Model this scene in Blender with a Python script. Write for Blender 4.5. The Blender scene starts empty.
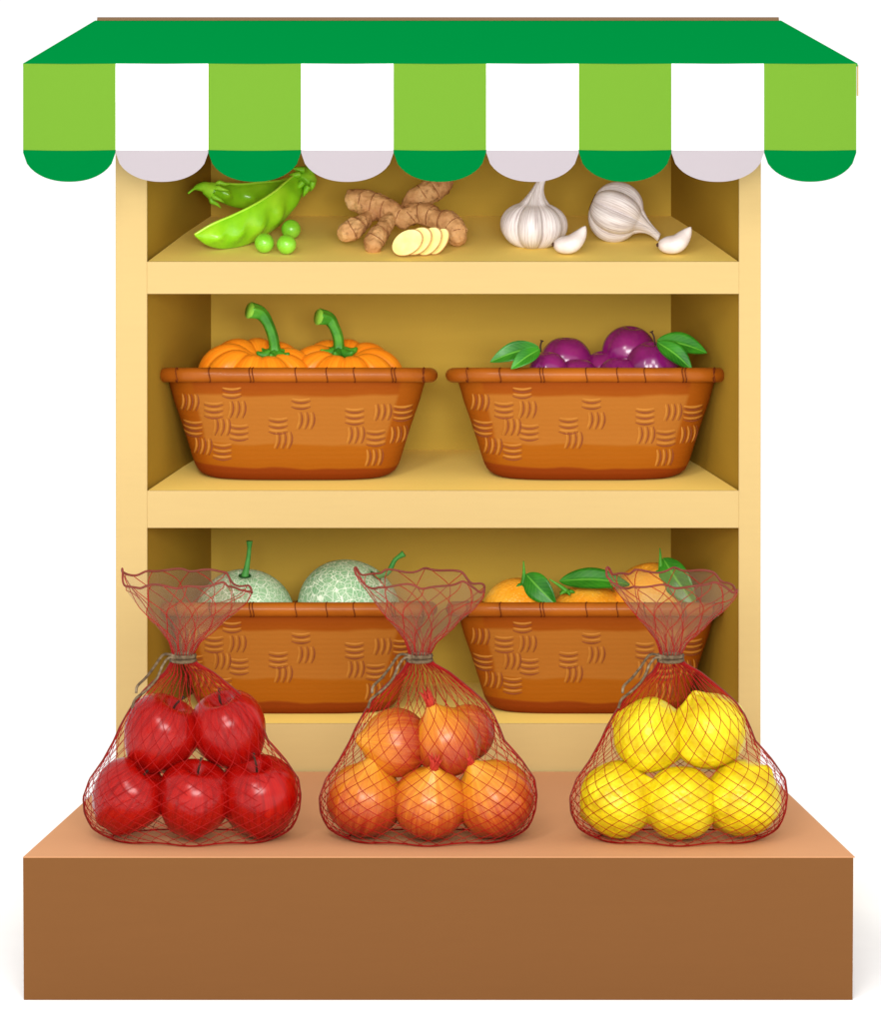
import bpy, math, random
from mathutils import Vector, Matrix, Euler
R = math.radians
random.seed(7)
SC = bpy.context.scene
COL = SC.collection

# ------------------------------------------------------------------ camera
W_PX, H_PX = 882.0, 1024.0
DIST, PITCH = 16.0, R(12)
cam_d = bpy.data.cameras.new('camera')
cam = bpy.data.objects.new('camera', cam_d); COL.objects.link(cam)
cam_d.sensor_fit = 'VERTICAL'; cam_d.sensor_height = 36.0
cam_d.lens = 36.0 * DIST / (H_PX / 1000.0)
FWD = Vector((0, math.cos(PITCH), -math.sin(PITCH)))
UPV = Vector((0, math.sin(PITCH), math.cos(PITCH)))
TARGET = Vector((0, 0, 0.52))
CAM = TARGET - FWD * DIST
cam.location = CAM; cam.rotation_euler = (math.pi / 2 - PITCH, 0, 0)
cam_d.clip_start = 0.1; cam_d.clip_end = 400
SC.camera = cam

def P(px, py, y):
    """the point at depth y that the photograph shows at pixel (px, py) of 881 x 1023"""
    u = (px - 440.5) * W_PX / 881.0 / 1000.0 / DIST
    v = (511.5 - py) * H_PX / 1023.0 / 1000.0 / DIST
    d = FWD + Vector((1, 0, 0)) * u + UPV * v
    return CAM + d * ((y - CAM.y) / d.y)

# ------------------------------------------------------------------ light
world = bpy.data.worlds.new('World'); SC.world = world
world.use_nodes = True
bg = world.node_tree.nodes['Background']
bg.inputs['Color'].default_value = (1, 1, 1, 1)
bg.inputs['Strength'].default_value = 1.1

def area(name, loc, aim, size, power):
    l = bpy.data.lights.new(name, 'AREA'); l.shape = 'RECTANGLE'
    l.size, l.size_y = size; l.energy = power; l.color = (1, .985, .96)
    o = bpy.data.objects.new(name, l); COL.objects.link(o)
    o.location = loc
    o.rotation_euler = (Vector(aim) - Vector(loc)).to_track_quat('-Z', 'Y').to_euler()
area('key_light', (-.8, -2.5, 2.4), (0, 0, .45), (.5, .8), 24)
area('front_light', (.1, -3.8, 1.75), (0, 0, .40), (1.7, 1.0), 110)

SC.view_settings.view_transform = 'Standard'
SC.view_settings.look = 'None'
SC.view_settings.exposure = 0.0
SC.view_settings.gamma = 1.0
SC.render.engine = 'CYCLES'
SC.cycles.transparent_max_bounces = 32
SC.cycles.max_bounces = 8

# ------------------------------------------------------------------ materials
def lin(h, f=1.0):
    h = h.lstrip('#'); c = []
    for i in (0, 2, 4):
        v = int(h[i:i + 2], 16) / 255.0
        v = v / 12.92 if v <= .04045 else ((v + .055) / 1.055) ** 2.4
        c.append(min(v * f, .93))
    return (c[0], c[1], c[2], 1)

class N:
    """small node-tree helper"""
    def __init__(s, name):
        s.m = bpy.data.materials.new(name); s.m.use_nodes = True
        s.t = s.m.node_tree; s.b = s.t.nodes['Principled BSDF']
        s.out = s.t.nodes['Material Output']
        s.tc = s.t.nodes.new('ShaderNodeTexCoord')
    def n(s, typ, **kw):
        x = s.t.nodes.new(typ)
        for k, v in kw.items(): setattr(x, k, v)
        return x
    def put(s, sock, v):
        if isinstance(v, bpy.types.NodeSocket): s.t.links.new(v, sock)
        else: sock.default_value = v
    def math(s, op, a, b=0.0, clamp=False):
        x = s.n('ShaderNodeMath', operation=op, use_clamp=clamp)
        s.put(x.inputs[0], a); s.put(x.inputs[1], b); return x.outputs[0]
    def xyz(s, which='Object'):
        x = s.n('ShaderNodeSeparateXYZ'); s.put(x.inputs[0], s.tc.outputs[which]); return x.outputs
    def comb(s, a, b, c):
        x = s.n('ShaderNodeCombineXYZ')
        for i, v in enumerate((a, b, c)): s.put(x.inputs[i], v)
        return x.outputs[0]
    def noise(s, scale, detail=3, vec=None, rough=.5):
        x = s.n('ShaderNodeTexNoise'); s.put(x.inputs['Vector'], vec or s.tc.outputs['Object'])
        x.inputs['Scale'].default_value = scale; x.inputs['Detail'].default_value = detail
        x.inputs['Roughness'].default_value = rough
        return x.outputs['Fac']
    def ramp(s, fac, stops, interp='LINEAR'):
        x = s.n('ShaderNodeValToRGB'); r = x.color_ramp; r.interpolation = interp
        while len(r.elements) < len(stops): r.elements.new(.5)
        for e, (p, c) in zip(r.elements, stops): e.position = p; e.color = c
        s.put(x.inputs[0], fac); return x.outputs[0]
    def mix(s, fac, a, b, mode='MIX'):
        x = s.n('ShaderNodeMix', data_type='RGBA', blend_type=mode)
        s.put(x.inputs[0], fac); s.put(x.inputs[6], a); s.put(x.inputs[7], b); return x.outputs[2]
    def done(s, col, rough=.7, spec=.3, bump=None, strength=.2, dist=.001, coat=0, sss=0):
        s.put(s.b.inputs['Base Color'], col); s.put(s.b.inputs['Roughness'], rough)
        s.b.inputs['Specular IOR Level'].default_value = spec
        if coat:
            s.b.inputs['Coat Weight'].default_value = coat; s.b.inputs['Coat Roughness'].default_value = .12
        if bump is not None:
            x = s.n('ShaderNodeBump'); x.inputs['Strength'].default_value = strength
            x.inputs['Distance'].default_value = dist
            s.put(x.inputs['Height'], bump); s.put(s.b.inputs['Normal'], x.outputs[0])
        return s.m

def paint(name, col, var=.03, rough=.8, spec=.12, scale=(3, 3, 30), bump=.06):
    k = N(name)
    mp = k.n('ShaderNodeMapping'); mp.inputs['Scale'].default_value = scale
    k.put(mp.inputs[0], k.tc.outputs['Object'])
    f = k.noise(6, 5, mp.outputs[0])
    dark = tuple(c * (1 - var) for c in col[:3]) + (1,)
    lite = tuple(min(c * (1 + var), .95) for c in col[:3]) + (1,)
    c = k.ramp(f, [(.3, dark), (.7, lite)])
    return k.done(c, rough, spec, f, bump, .0008)

M = {}
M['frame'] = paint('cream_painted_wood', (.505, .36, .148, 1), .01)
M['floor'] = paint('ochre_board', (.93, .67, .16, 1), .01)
M['back'] = paint('shade_toned_ochre_board', (.50, .325, .046, 1), .01)  # browner than the frame: carries some of the bay shade in its colour
M['side'] = paint('shade_toned_brown_board', (.31, .180, .017, 1), .01)  # brown board, painted darker so the colour holds part of the bay shade
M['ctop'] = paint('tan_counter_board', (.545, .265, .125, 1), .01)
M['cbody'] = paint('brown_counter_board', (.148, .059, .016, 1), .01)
M['ground'] = paint('white_floor', (.97, .97, .97, 1), .0, .9, .0)
def cloth(name, col):
    k = N(name)
    w = k.n('ShaderNodeTexWave', wave_type='BANDS', bands_direction='X'); w.inputs['Scale'].default_value = 260
    w2 = k.n('ShaderNodeTexWave', wave_type='BANDS', bands_direction='Z'); w2.inputs['Scale'].default_value = 260
    for q in (w, w2): k.put(q.inputs['Vector'], k.tc.outputs['Object'])
    h = k.math('ADD', w.outputs['Fac'], w2.outputs['Fac'])
    return k.done(col, .95, .0, h, .08, .0003)
M['canopy'] = cloth('dark_green_canvas', (.0, .215, .04, 1))
M['lime'] = cloth('lime_green_canvas', (.119, .258, .023, 1))
M['white'] = cloth('white_canvas', (.93, .93, .93, 1))
M['hem_g'] = cloth('green_hem_canvas', (.0, .138, .027, 1))
M['hem_w'] = cloth('grey_pink_hem_canvas', (.34, .305, .325, 1))
M['batten'] = paint('brown_batten', lin('8A6A4A', .8))

def gourd(name, cols, rough=.35, spec=.4, ns=30, coat=0, bs=120, bstr=.1, dist=.001):
    """mottled skin between two or three colours"""
    k = N(name)
    f = k.noise(ns, 4)
    stops = [(.3 + .4 * i / (len(cols) - 1), c) for i, c in enumerate(cols)]
    return k.done(k.ramp(f, stops), rough, spec, k.noise(bs, 3), bstr, dist, coat)

def angular(k, freq, zs):
    o = k.xyz()
    a = k.math('ARCTAN2', o[1], o[0])
    return k.comb(k.math('MULTIPLY', k.math('COSINE', a), freq), k.math('MULTIPLY', k.math('SINE', a), freq),
                  k.math('MULTIPLY', o[2], zs)), o

def m_apple():
    k = N('red_apple_skin')
    v, o = angular(k, 6, 12)
    f = k.noise(2.2, 5, v, .65)
    c = k.ramp(f, [(.25, (.15, .0005, .0002, 1)), (.55, (.33, .0015, .0003, 1)), (.8, (.38, .012, .003, 1))])
    return k.done(c, .25, .32, k.noise(60, 2), .03, .0005)
M['apple'] = m_apple()

def m_onion():
    k = N('gold_and_red_onion_skin')
    v, o = angular(k, 5, 6)
    f = k.noise(2.0, 4, v, .6)
    g = k.math('ADD', k.math('MULTIPLY', o[2], 11.0), k.math('MULTIPLY', k.math('SUBTRACT', f, .5), .55))
    g = k.math('ADD', g, .50)
    c = k.ramp(g, [(.0, (.13, .003, .002, 1)), (.28, (.25, .009, .004, 1)), (.52, (.38, .045, .006, 1)),
                   (.80, (.56, .17, .006, 1)), (1., (.64, .30, .015, 1))])
    st = k.ramp(k.noise(5.5, 2, v, .5), [(.40, (0, 0, 0, 1)), (.62, (1, 1, 1, 1))])
    c = k.mix(k.math('MULTIPLY', st, .16), c, (.75, .30, .03, 1))
    return k.done(c, .3, .4, f, .22, .002)
M['onion'] = m_onion()
M['sprout'] = paint('dry_red_onion_neck', (.42, .03, .015, 1), .25, .6, .2)

def m_lemon():
    k = N('yellow_lemon_skin')
    vo = k.n('ShaderNodeTexVoronoi', feature='SMOOTH_F1'); vo.inputs['Scale'].default_value = 170
    k.put(vo.inputs['Vector'], k.tc.outputs['Object'])
    f = k.noise(28, 3)
    c = k.ramp(f, [(.3, (.50, .33, .003, 1)), (.5, (.68, .54, .005, 1)), (.75, (.80, .72, .03, 1))])
    h = k.math('ADD', k.math('MULTIPLY', vo.outputs['Distance'], .6), k.noise(45, 2))
    return k.done(c, .36, .25, h, .6, .004)
M['lemon'] = m_lemon()

def m_orange():
    k = N('dimpled_orange_skin')
    vo = k.n('ShaderNodeTexVoronoi'); vo.inputs['Scale'].default_value = 330
    k.put(vo.inputs['Vector'], k.tc.outputs['Object'])
    f = k.noise(22, 3)
    c = k.ramp(f, [(.3, (.84, .27, .006, 1)), (.55, (.92, .42, .03, 1)), (.75, (.93, .56, .10, 1))])
    c = k.mix(k.ramp(vo.outputs['Distance'], [(.0, (.8, .8, .8, 1)), (.28, (0, 0, 0, 1))]), c, (.93, .60, .16, 1))
    return k.done(c, .36, .3, vo.outputs['Distance'], .4, .0015)
M['orange'] = m_orange()

def m_pumpkin():
    k = N('pumpkin_skin')
    v, o = angular(k, 5, 10)
    f = k.noise(3, 4, v, .6)
    c = k.ramp(f, [(.3, (.84, .19, .006, 1)), (.6, (.92, .30, .012, 1)), (.8, (.93, .42, .05, 1))])
    return k.done(c, .32, .3, f, .12, .001, coat=.1)
M['pumpkin'] = m_pumpkin()

def m_melon():
    k = N('netted_melon_rind')
    a = k.n('ShaderNodeTexVoronoi', feature='DISTANCE_TO_EDGE'); a.inputs['Scale'].default_value = 150
    b = k.n('ShaderNodeTexVoronoi', feature='DISTANCE_TO_EDGE'); b.inputs['Scale'].default_value = 190
    nz = k.n('ShaderNodeTexNoise'); nz.inputs['Scale'].default_value = 40
    k.put(nz.inputs['Vector'], k.tc.outputs['Object'])
    ad = k.n('ShaderNodeVectorMath', operation='MULTIPLY_ADD')
    k.put(ad.inputs[0], nz.outputs['Color']); ad.inputs[1].default_value = (.012, .012, .012)
    k.put(ad.inputs[2], k.tc.outputs['Object'])
    for q in (a, b): k.put(q.inputs['Vector'], ad.outputs[0])
    la = k.ramp(a.outputs['Distance'], [(.025, (1, 1, 1, 1)), (.06, (0, 0, 0, 1))])
    lb = k.ramp(b.outputs['Distance'], [(.03, (.5, .5, .5, 1)), (.06, (0, 0, 0, 1))])
    ln = k.math('MAXIMUM', la, lb)
    base = k.ramp(k.noise(16, 3), [(.35, (.20, .42, .20, 1)), (.65, (.42, .64, .38, 1))])
    return k.done(k.mix(ln, base, (.82, .93, .72, 1)), .5, .3, ln, .5, .0012)
M['melon'] = m_melon()

M['plum'] = gourd('purple_plum_skin', [(.12, .003, .07, 1), (.20, .006, .125, 1), (.28, .015, .16, 1)], .24, .5, 25, .3, 60, .02)
M['stem_g'] = gourd('green_stalk', [(.015, .13, .008, 1), (.05, .27, .015, 1), (.12, .42, .03, 1)], .45, .3, 40)
M['stem_cut'] = gourd('cut_stalk_face', [(.16, .45, .03, 1), (.30, .62, .06, 1)], .6, .2, 60)
M['stem_m'] = gourd('melon_stalk', [(.03, .20, .03, 1), (.08, .33, .06, 1)], .5, .3, 60)
M['scar'] = gourd('dark_green_scar', [(.01, .05, .015, 1), (.03, .12, .03, 1)], .7, .1, 60)
M['stem_b'] = gourd('dark_brown_stalk', [(.012, .006, .004, 1), (.06, .025, .015, 1)], .6, .2, 80)
M['pod'] = gourd('green_pea_pod', [(.15, .46, .006, 1), (.28, .66, .012, 1), (.45, .80, .03, 1)], .3, .4, 22, .25, 90, .08)
M['podrim'] = gourd('pale_pod_seam', [(.40, .78, .03, 1), (.55, .88, .08, 1)], .3, .4, 22, .2)
M['pea'] = gourd('green_pea_skin', [(.18, .55, .015, 1), (.32, .72, .05, 1)], .3, .45, 60, .3, 80, .03)
M['calyx'] = gourd('pod_calyx', [(.16, .50, .01, 1), (.36, .74, .03, 1)], .4, .3, 50)
M['gslice'] = gourd('ginger_flesh', [(.90, .74, .20, 1), (.93, .84, .36, 1)], .5, .3, 90)
def m_ginger():
    k = N('ginger_skin')
    f = k.noise(35, 5, None, .6)
    c = k.ramp(f, [(.3, (.40, .17, .06, 1)), (.55, (.62, .33, .13, 1)), (.75, (.78, .50, .24, 1))])
    sp = k.ramp(k.noise(160, 3), [(.30, (.55, .5, .45, 1)), (.42, (1, 1, 1, 1))])
    c = k.mix(1.0, c, sp, 'MULTIPLY')
    return k.done(c, .6, .2, k.noise(110, 4), .8, .003)
M['ginger'] = m_ginger()
M['gring'] = paint('ginger_growth_ring', (.27, .10, .035, 1), .2)
def m_garlic():
    k = N('garlic_skin')
    v, o = angular(k, 9, 10)
    f = k.noise(3.4, 4, v, .6)
    c = k.ramp(f, [(.30, (.40, .31, .30, 1)), (.5, (.70, .62, .60, 1)), (.72, (.88, .83, .81, 1))])
    return k.done(c, .45, .3, f, .3, .001)
M['garlic'] = m_garlic()
M['root'] = paint('garlic_root_plate', (.10, .05, .03, 1), .3, .9, .05, (60, 60, 60), .5)
M['clove'] = gourd('garlic_clove_skin', [(.62, .50, .46, 1), (.84, .76, .73, 1)], .4, .35, 45)

def m_leaf():
    k = N('glossy_green_leaf')
    f = k.noise(40, 3)
    uv = k.n('ShaderNodeUVMap'); s = k.n('ShaderNodeSeparateXYZ'); k.put(s.inputs[0], uv.outputs[0])
    d = k.math('ABSOLUTE', k.math('SUBTRACT', s.outputs[1], .5))
    mid = k.ramp(d, [(.02, (1, 1, 1, 1)), (.05, (0, 0, 0, 1))])
    ph = k.math('SUBTRACT', k.math('MULTIPLY', s.outputs[0], 9.0), k.math('MULTIPLY', d, 5.0))
    ve = k.ramp(k.math('ABSOLUTE', k.math('SUBTRACT', k.math('FRACT', ph), .5)), [(.03, (.55, .55, .55, 1)), (.09, (0, 0, 0, 1))])
    base = k.ramp(f, [(.3, (.006, .10, .006, 1)), (.7, (.035, .25, .012, 1))])
    c = k.mix(k.math('MAXIMUM', k.math('MULTIPLY', mid, .8), k.math('MULTIPLY', ve, .45)), base, (.13, .42, .04, 1))
    return k.done(c, .36, .3, ve, .08, .0004, coat=.1)
M['leaf'] = m_leaf()

def m_basket():
    k = N('stained_wicker')
    o = k.xyz()
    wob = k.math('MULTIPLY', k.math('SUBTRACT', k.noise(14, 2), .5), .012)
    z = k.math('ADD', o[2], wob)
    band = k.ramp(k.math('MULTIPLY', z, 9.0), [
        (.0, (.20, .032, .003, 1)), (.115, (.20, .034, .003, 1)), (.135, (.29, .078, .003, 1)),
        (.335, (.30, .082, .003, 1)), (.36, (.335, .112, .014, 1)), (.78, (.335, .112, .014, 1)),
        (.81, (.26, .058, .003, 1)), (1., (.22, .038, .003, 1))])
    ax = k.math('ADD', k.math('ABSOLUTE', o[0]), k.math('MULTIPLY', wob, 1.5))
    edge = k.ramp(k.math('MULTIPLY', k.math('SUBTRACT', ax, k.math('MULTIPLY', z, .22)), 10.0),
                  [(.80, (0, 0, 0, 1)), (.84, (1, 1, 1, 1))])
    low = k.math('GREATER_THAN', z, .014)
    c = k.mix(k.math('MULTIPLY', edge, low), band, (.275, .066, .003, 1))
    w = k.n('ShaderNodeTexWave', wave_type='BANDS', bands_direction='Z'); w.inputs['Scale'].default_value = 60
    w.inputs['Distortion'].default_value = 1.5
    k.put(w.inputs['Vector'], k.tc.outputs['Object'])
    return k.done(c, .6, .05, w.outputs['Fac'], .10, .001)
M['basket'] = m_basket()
M['rim'] = gourd('bamboo_rim', [(.27, .064, .004, 1), (.37, .098, .006, 1)], .42, .12, 18, .1)
M['bind'] = paint('dark_binding', (.12, .02, .003, 1), .2)
M['strip'] = gourd('pale_wicker_strip', [(.38, .135, .016, 1), (.43, .165, .022, 1)], .6, .12, 60)
M['stripdark'] = paint('dark_wicker_gap', (.22, .055, .018, 1), .1)
M['net'] = gourd('red_net_cord', [(.24, .003, .003, 1), (.34, .006, .005, 1)], .5, .1, 40)
M['netrim'] = gourd('brown_red_net_hem', [(.13, .03, .018, 1), (.20, .03, .02, 1)], .5, .15, 40)
M['twine'] = gourd('grey_brown_twine', [(.035, .02, .01, 1), (.11, .07, .035, 1), (.22, .16, .095, 1)], .7, .2, 160, 0, 300, .4)

def m_film(name, col, fac):
    k = N(name); t = k.t
    d = k.n('ShaderNodeBsdfDiffuse'); d.inputs[0].default_value = col
    tl = k.n('ShaderNodeBsdfTranslucent'); tl.inputs[0].default_value = col
    tr = k.n('ShaderNodeBsdfTransparent')
    a = k.n('ShaderNodeMixShader'); a.inputs[0].default_value = .5
    t.links.new(d.outputs[0], a.inputs[1]); t.links.new(tl.outputs[0], a.inputs[2])
    b = k.n('ShaderNodeMixShader'); b.inputs[0].default_value = fac
    t.links.new(tr.outputs[0], b.inputs[1]); t.links.new(a.outputs[0], b.inputs[2])
    t.links.new(b.outputs[0], k.out.inputs[0]); return k.m
M['film'] = m_film('sheer_red_film', (.30, .05, .035, 1), .025)
M['flare'] = m_film('sheer_brown_film', (.31, .20, .13, 1), .23)

# ------------------------------------------------------------------ mesh helpers
def mesh_obj(name, verts, faces, mats, parent=None, smooth=True, fm=None, uv=None):
    me = bpy.data.meshes.new(name)
    me.from_pydata([tuple(v) for v in verts], [], faces)
    if not isinstance(mats, (list, tuple)): mats = [mats]
    for m in mats: me.materials.append(m)
    if fm: me.polygons.foreach_set('material_index', fm)
    if smooth: me.polygons.foreach_set('use_smooth', [True] * len(faces))
    if uv:
        l = me.uv_layers.new(name='UVMap')
        for lp in me.loops: l.data[lp.index].uv = uv[lp.vertex_index]
    me.update()
    o = bpy.data.objects.new(name, me); COL.objects.link(o)
    if parent: o.parent = parent
    return o

def empty(name, loc, label, cat, group=None):
    o = bpy.data.objects.new(name, None); COL.objects.link(o)
    o.empty_display_size = .02; o.location = loc
    o['label'] = label; o['category'] = cat
    if group: o['group'] = group
    return o

def tag(o, label, cat, group=None):
    o['label'] = label; o['category'] = cat
    if group: o['group'] = group
    return o

class MB:
    def __init__(s): s.v = []; s.f = []; s.m = []
    def add(s, v, f, mi=0):
        b = len(s.v); s.v += [Vector(p) for p in v]
        s.f += [tuple(i + b for i in q) for q in f]; s.m += [mi] * len(f)
    def hexa(s, a, b, mi=0):
        """a: four corners of the near face (tl,tr,br,bl); b: the same of the far face"""
        s.add(list(a) + list(b), [(3, 2, 1, 0), (4, 5, 6, 7), (0, 1, 5, 4), (1, 2, 6, 5), (2, 3, 7, 6), (3, 0, 4, 7)], mi)
    def tube(s, pts, rad, seg=8, mi=0, closed=False, caps=True, flat=None):
        pts = [Vector(p) for p in pts]; n = len(pts)
        if not hasattr(rad, '__len__'): rad = [rad] * n
        v = []; up = None
        for i, p in enumerate(pts):
            if closed: t = pts[(i + 1) % n] - pts[i - 1]
            else: t = pts[min(i + 1, n - 1)] - pts[max(i - 1, 0)]
            t = t.normalized() if t.length > 1e-9 else Vector((0, 0, 1))
            if up is None:
                up = Vector((0, 0, 1)) if abs(t.z) < .8 else Vector((0, 1, 0))
            a = (up - t * up.dot(t)).normalized(); b = t.cross(a); up = a
            for j in range(seg):
                th = 2 * math.pi * j / seg
                v.append(p + (a * math.cos(th) + b * math.sin(th)) * rad[i])
        f = []
        for i in range(n if closed else n - 1):
            k = (i + 1) % n
            for j in range(seg):
                l = (j + 1) % seg
                f.append((i * seg + j, i * seg + l, k * seg + l, k * seg + j))
        if caps and not closed:
            f.append(tuple(reversed(range(seg)))); f.append(tuple(range((n - 1) * seg, n * seg)))
        s.add(v, f, mi)
    def lathe(s, prof, seg=32, fn=None, mi=0):
        """prof: (r, z) from one pole to the other; fn(r, z, theta) -> Vector"""
        n = len(prof); v = []
        for r, z in prof:
            for j in range(seg):
                th = 2 * math.pi * j / seg
                v.append(fn(r, z, th) if fn else Vector((r * math.cos(th), r * math.sin(th), z)))
        f = []
        for i in range(n - 1):
            for j in range(seg):
                l = (j + 1) % seg
                f.append((i * seg + j, i * seg + l, (i + 1) * seg + l, (i + 1) * seg + j))
        f.append(tuple(reversed(range(seg)))); f.append(tuple(range((n - 1) * seg, n * seg)))
        s.add(v, f, mi)
    def sphere(s, c, r, seg=16, rings=10, mi=0, sq=(1, 1, 1), rot=None):
        c = Vector(c)
        def fn(rr, z, th):
            p = Vector((rr * math.cos(th) * sq[0], rr * math.sin(th) * sq[1], z * sq[2]))
            return c + (rot @ p if rot else p)
        s.lathe([(max(r * math.sin(math.pi * i / rings), 1e-5), -r * math.cos(math.pi * i / rings)) for i in range(rings + 1)], seg, fn, mi)
    def build(s, name, mats, parent=None, smooth=True):
        return mesh_obj(name, s.v, s.f, mats, parent, smooth, s.m)

def bevel(o, w, seg=2):
    b = o.modifiers.new('bevel', 'BEVEL'); b.width = w; b.segments = seg; b.limit_method = 'ANGLE'
    return o

def spline(pts, n=8):
    """Catmull-Rom through the points"""
    pts = [Vector(p) for p in pts]; out = []
    q = [pts[0] * 2 - pts[1]] + pts + [pts[-1] * 2 - pts[-2]]
    for i in range(1, len(q) - 2):
        a, b, c, d = q[i - 1:i + 3]
        for k in range(n):
            t = k / n
            out.append(.5 * ((2 * b) + (c - a) * t + (2 * a - 5 * b + 4 * c - d) * t * t + (3 * b - a - 3 * c + d) * t ** 3))
    out.append(pts[-1]); return out

def interp(tab, x):
    if x <= tab[0][0]: return tab[0][1:]
    for a, b in zip(tab, tab[1:]):
        if x <= b[0]:
            t = (x - a[0]) / (b[0] - a[0])
            return tuple(p + (q - p) * t for p, q in zip(a[1:], b[1:]))
    return tab[-1][1:]

def solve_depth(py, z, lo=-1.5, hi=1.5):
    """depth at which pixel row py meets height z (rows further down the picture are nearer)"""
    for _ in range(60):
        m = (lo + hi) / 2
        if P(440, py, m).z > z: lo = m
        else: hi = m
    return (lo + hi) / 2

# ------------------------------------------------------------------ key planes
Z_TOP = P(440, 771, 0).z                       # counter top height
Y_C = solve_depth(857, Z_TOP)                  # counter front
Z_G = P(440, 1000, Y_C).z                      # ground
Y_B = solve_depth(450, P(440, 491, 0).z)       # back board of the shelf
print('counter front', Y_C, 'ground', Z_G, 'back', Y_B, 'top', Z_TOP)

# ------------------------------------------------------------------ setting
g = MB(); S = 60
g.add([(-S, -S, Z_G), (S, -S, Z_G), (S, S, Z_G), (-S, S, Z_G)], [(0, 1, 2, 3)])
gr = g.build('ground', M['ground'], smooth=False); gr['kind'] = 'structure'

# ------------------------------------------------------------------ market stall: shelf and awning
stall = empty('market_stall', (0, .1, Z_G), 'cream three-tier wooden shelf stall under green and white scalloped awning', 'market stall')
def part(mb, name, mat, parent=stall, smooth=False, bev=None):
    """vertices are given in world space; store them relative to the parent's base"""
    off = parent.matrix_world.translation if False else ROOT[parent.name]
    mb.v = [p - off for p in mb.v]
    o = mb.build(name, mat, parent, smooth)
    if bev: bevel(o, bev)
    return o
ROOT = {stall.name: Vector(stall.location)}

def rect(x0, x1, y0, y1, d):
    return [P(x0, y0, d), P(x1, y0, d), P(x1, y1, d), P(x0, y1, d)]
def push(c, d): return [Vector((p.x, d, p.z)) for p in c]
def to_ground(c):
    c = [p.copy() for p in c]; c[2].z = c[3].z = Z_G; return c

FT = .016                                        # thickness of the face frame
for x0, x1 in ((115.5, 147), (739, 761)):
    m = MB(); a = to_ground(rect(x0, x1, 112, 771, 0)); m.hexa(a, push(a, FT))
    part(m, 'side_post', M['frame'], bev=.0008)
for y0, y1 in ((112, 140), (262, 294), (491, 528), (724, 771)):
    m = MB(); a = rect(147.1, 738.9, y0, y1, 0)
    if y0 == 724: a = to_ground(a)
    m.hexa([p + Vector((0, .0008, 0)) for p in a], push(a, .0034)); part(m, 'shelf_edge', M['frame'])
# floor boards (the top one rises a touch to the back)
for fy, by in ((262, 216), (491, 450), (724, 683)):
    m = MB(); T = Vector((0, 0, -.012))
    a = [P(147.5, fy, FT) , P(738.5, fy, FT)]; z = P(440, fy, 0).z - .0006
    zb = P(440, by, Y_B).z
    a = [Vector((a[0].x, .0036, z)), Vector((a[1].x, .0036, z))]
    b = [Vector((P(208, by, Y_B).x, Y_B, zb)), Vector((P(674, by, Y_B).x, Y_B, zb))]
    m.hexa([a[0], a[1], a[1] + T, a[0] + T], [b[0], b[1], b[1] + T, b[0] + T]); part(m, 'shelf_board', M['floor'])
# splayed inner side boards
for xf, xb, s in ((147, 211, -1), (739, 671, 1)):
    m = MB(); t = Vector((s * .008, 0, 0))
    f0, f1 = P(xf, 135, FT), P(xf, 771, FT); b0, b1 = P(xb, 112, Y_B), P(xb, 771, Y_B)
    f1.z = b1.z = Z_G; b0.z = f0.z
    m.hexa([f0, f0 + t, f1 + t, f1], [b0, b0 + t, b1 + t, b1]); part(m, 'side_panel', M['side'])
# outer side boards, back and top boards
for x in (117, 759.5):
    m = MB(); t = Vector((.004 if x < 400 else -.004, 0, 0))
    f0 = P(x, 112, FT); f1 = P(x, 771, FT); f1.z = Z_G; b0 = push([f0, f1], Y_B + .014)
    m.hexa([f0, f0 + t, f1 + t, f1], [b0[0], b0[0] + t, b0[1] + t, b0[1]]); part(m, 'outer_panel', M['frame'])
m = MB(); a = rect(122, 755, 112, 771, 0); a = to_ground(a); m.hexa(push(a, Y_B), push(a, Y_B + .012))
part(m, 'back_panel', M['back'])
m = MB(); a = rect(115.5, 761, 104, 111.8, 0); m.hexa(a, push(a, Y_B + .014)); part(m, 'top_board', M['frame'])

# awning
YA0, YA1 = -.085, .075
m = MB()
FL, FR = P(23, 63.5, YA0), P(857.5, 63.5, YA0)
BL, BR = P(95, 20.5, YA1), P(781, 20.5, YA1)
t = Vector((0, 0, -.003))
top = [FL, FR, BR, BL]; low = [p + t for p in top]
m.add(top + low, [(0, 1, 2, 3), (7, 6, 5, 4), (0, 4, 5, 1), (1, 5, 6, 2), (2, 6, 7, 3), (3, 7, 4, 0)])
dr = .012                                        # closed back and hipped ends
bk = [BL, BR, Vector((BR.x, YA1 + .10, BR.z - .05)), Vector((BL.x, YA1 + .10, BL.z - .05))]
m.add(bk + [p + t for p in bk], [(0, 1, 2, 3), (7, 6, 5, 4), (1, 5, 6, 2), (2, 6, 7, 3), (3, 7, 4, 0)])
part(m, 'canopy', M['canopy'])
m = MB(); a = rect(97, 779, 19.5, 20.6, YA1 - .001); m.hexa(a, push(a, YA1 + .012)); part(m, 'ridge_batten', M['batten'])
m = MB(); a = rect(856.9, 858.4, 66, 96, YA0 + .004); m.hexa(a, push(a, YA0 + .012)); part(m, 'edge_rod', M['frame'])
for x0, x1 in ((122, 132), (748, 758)):          # struts that carry the awning
    m = MB(); a = rect(x0, x1, 66, 104, 0); m.hexa(push(a, .03), push(a, .045)); part(m, 'awning_post', M['frame'])

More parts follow.
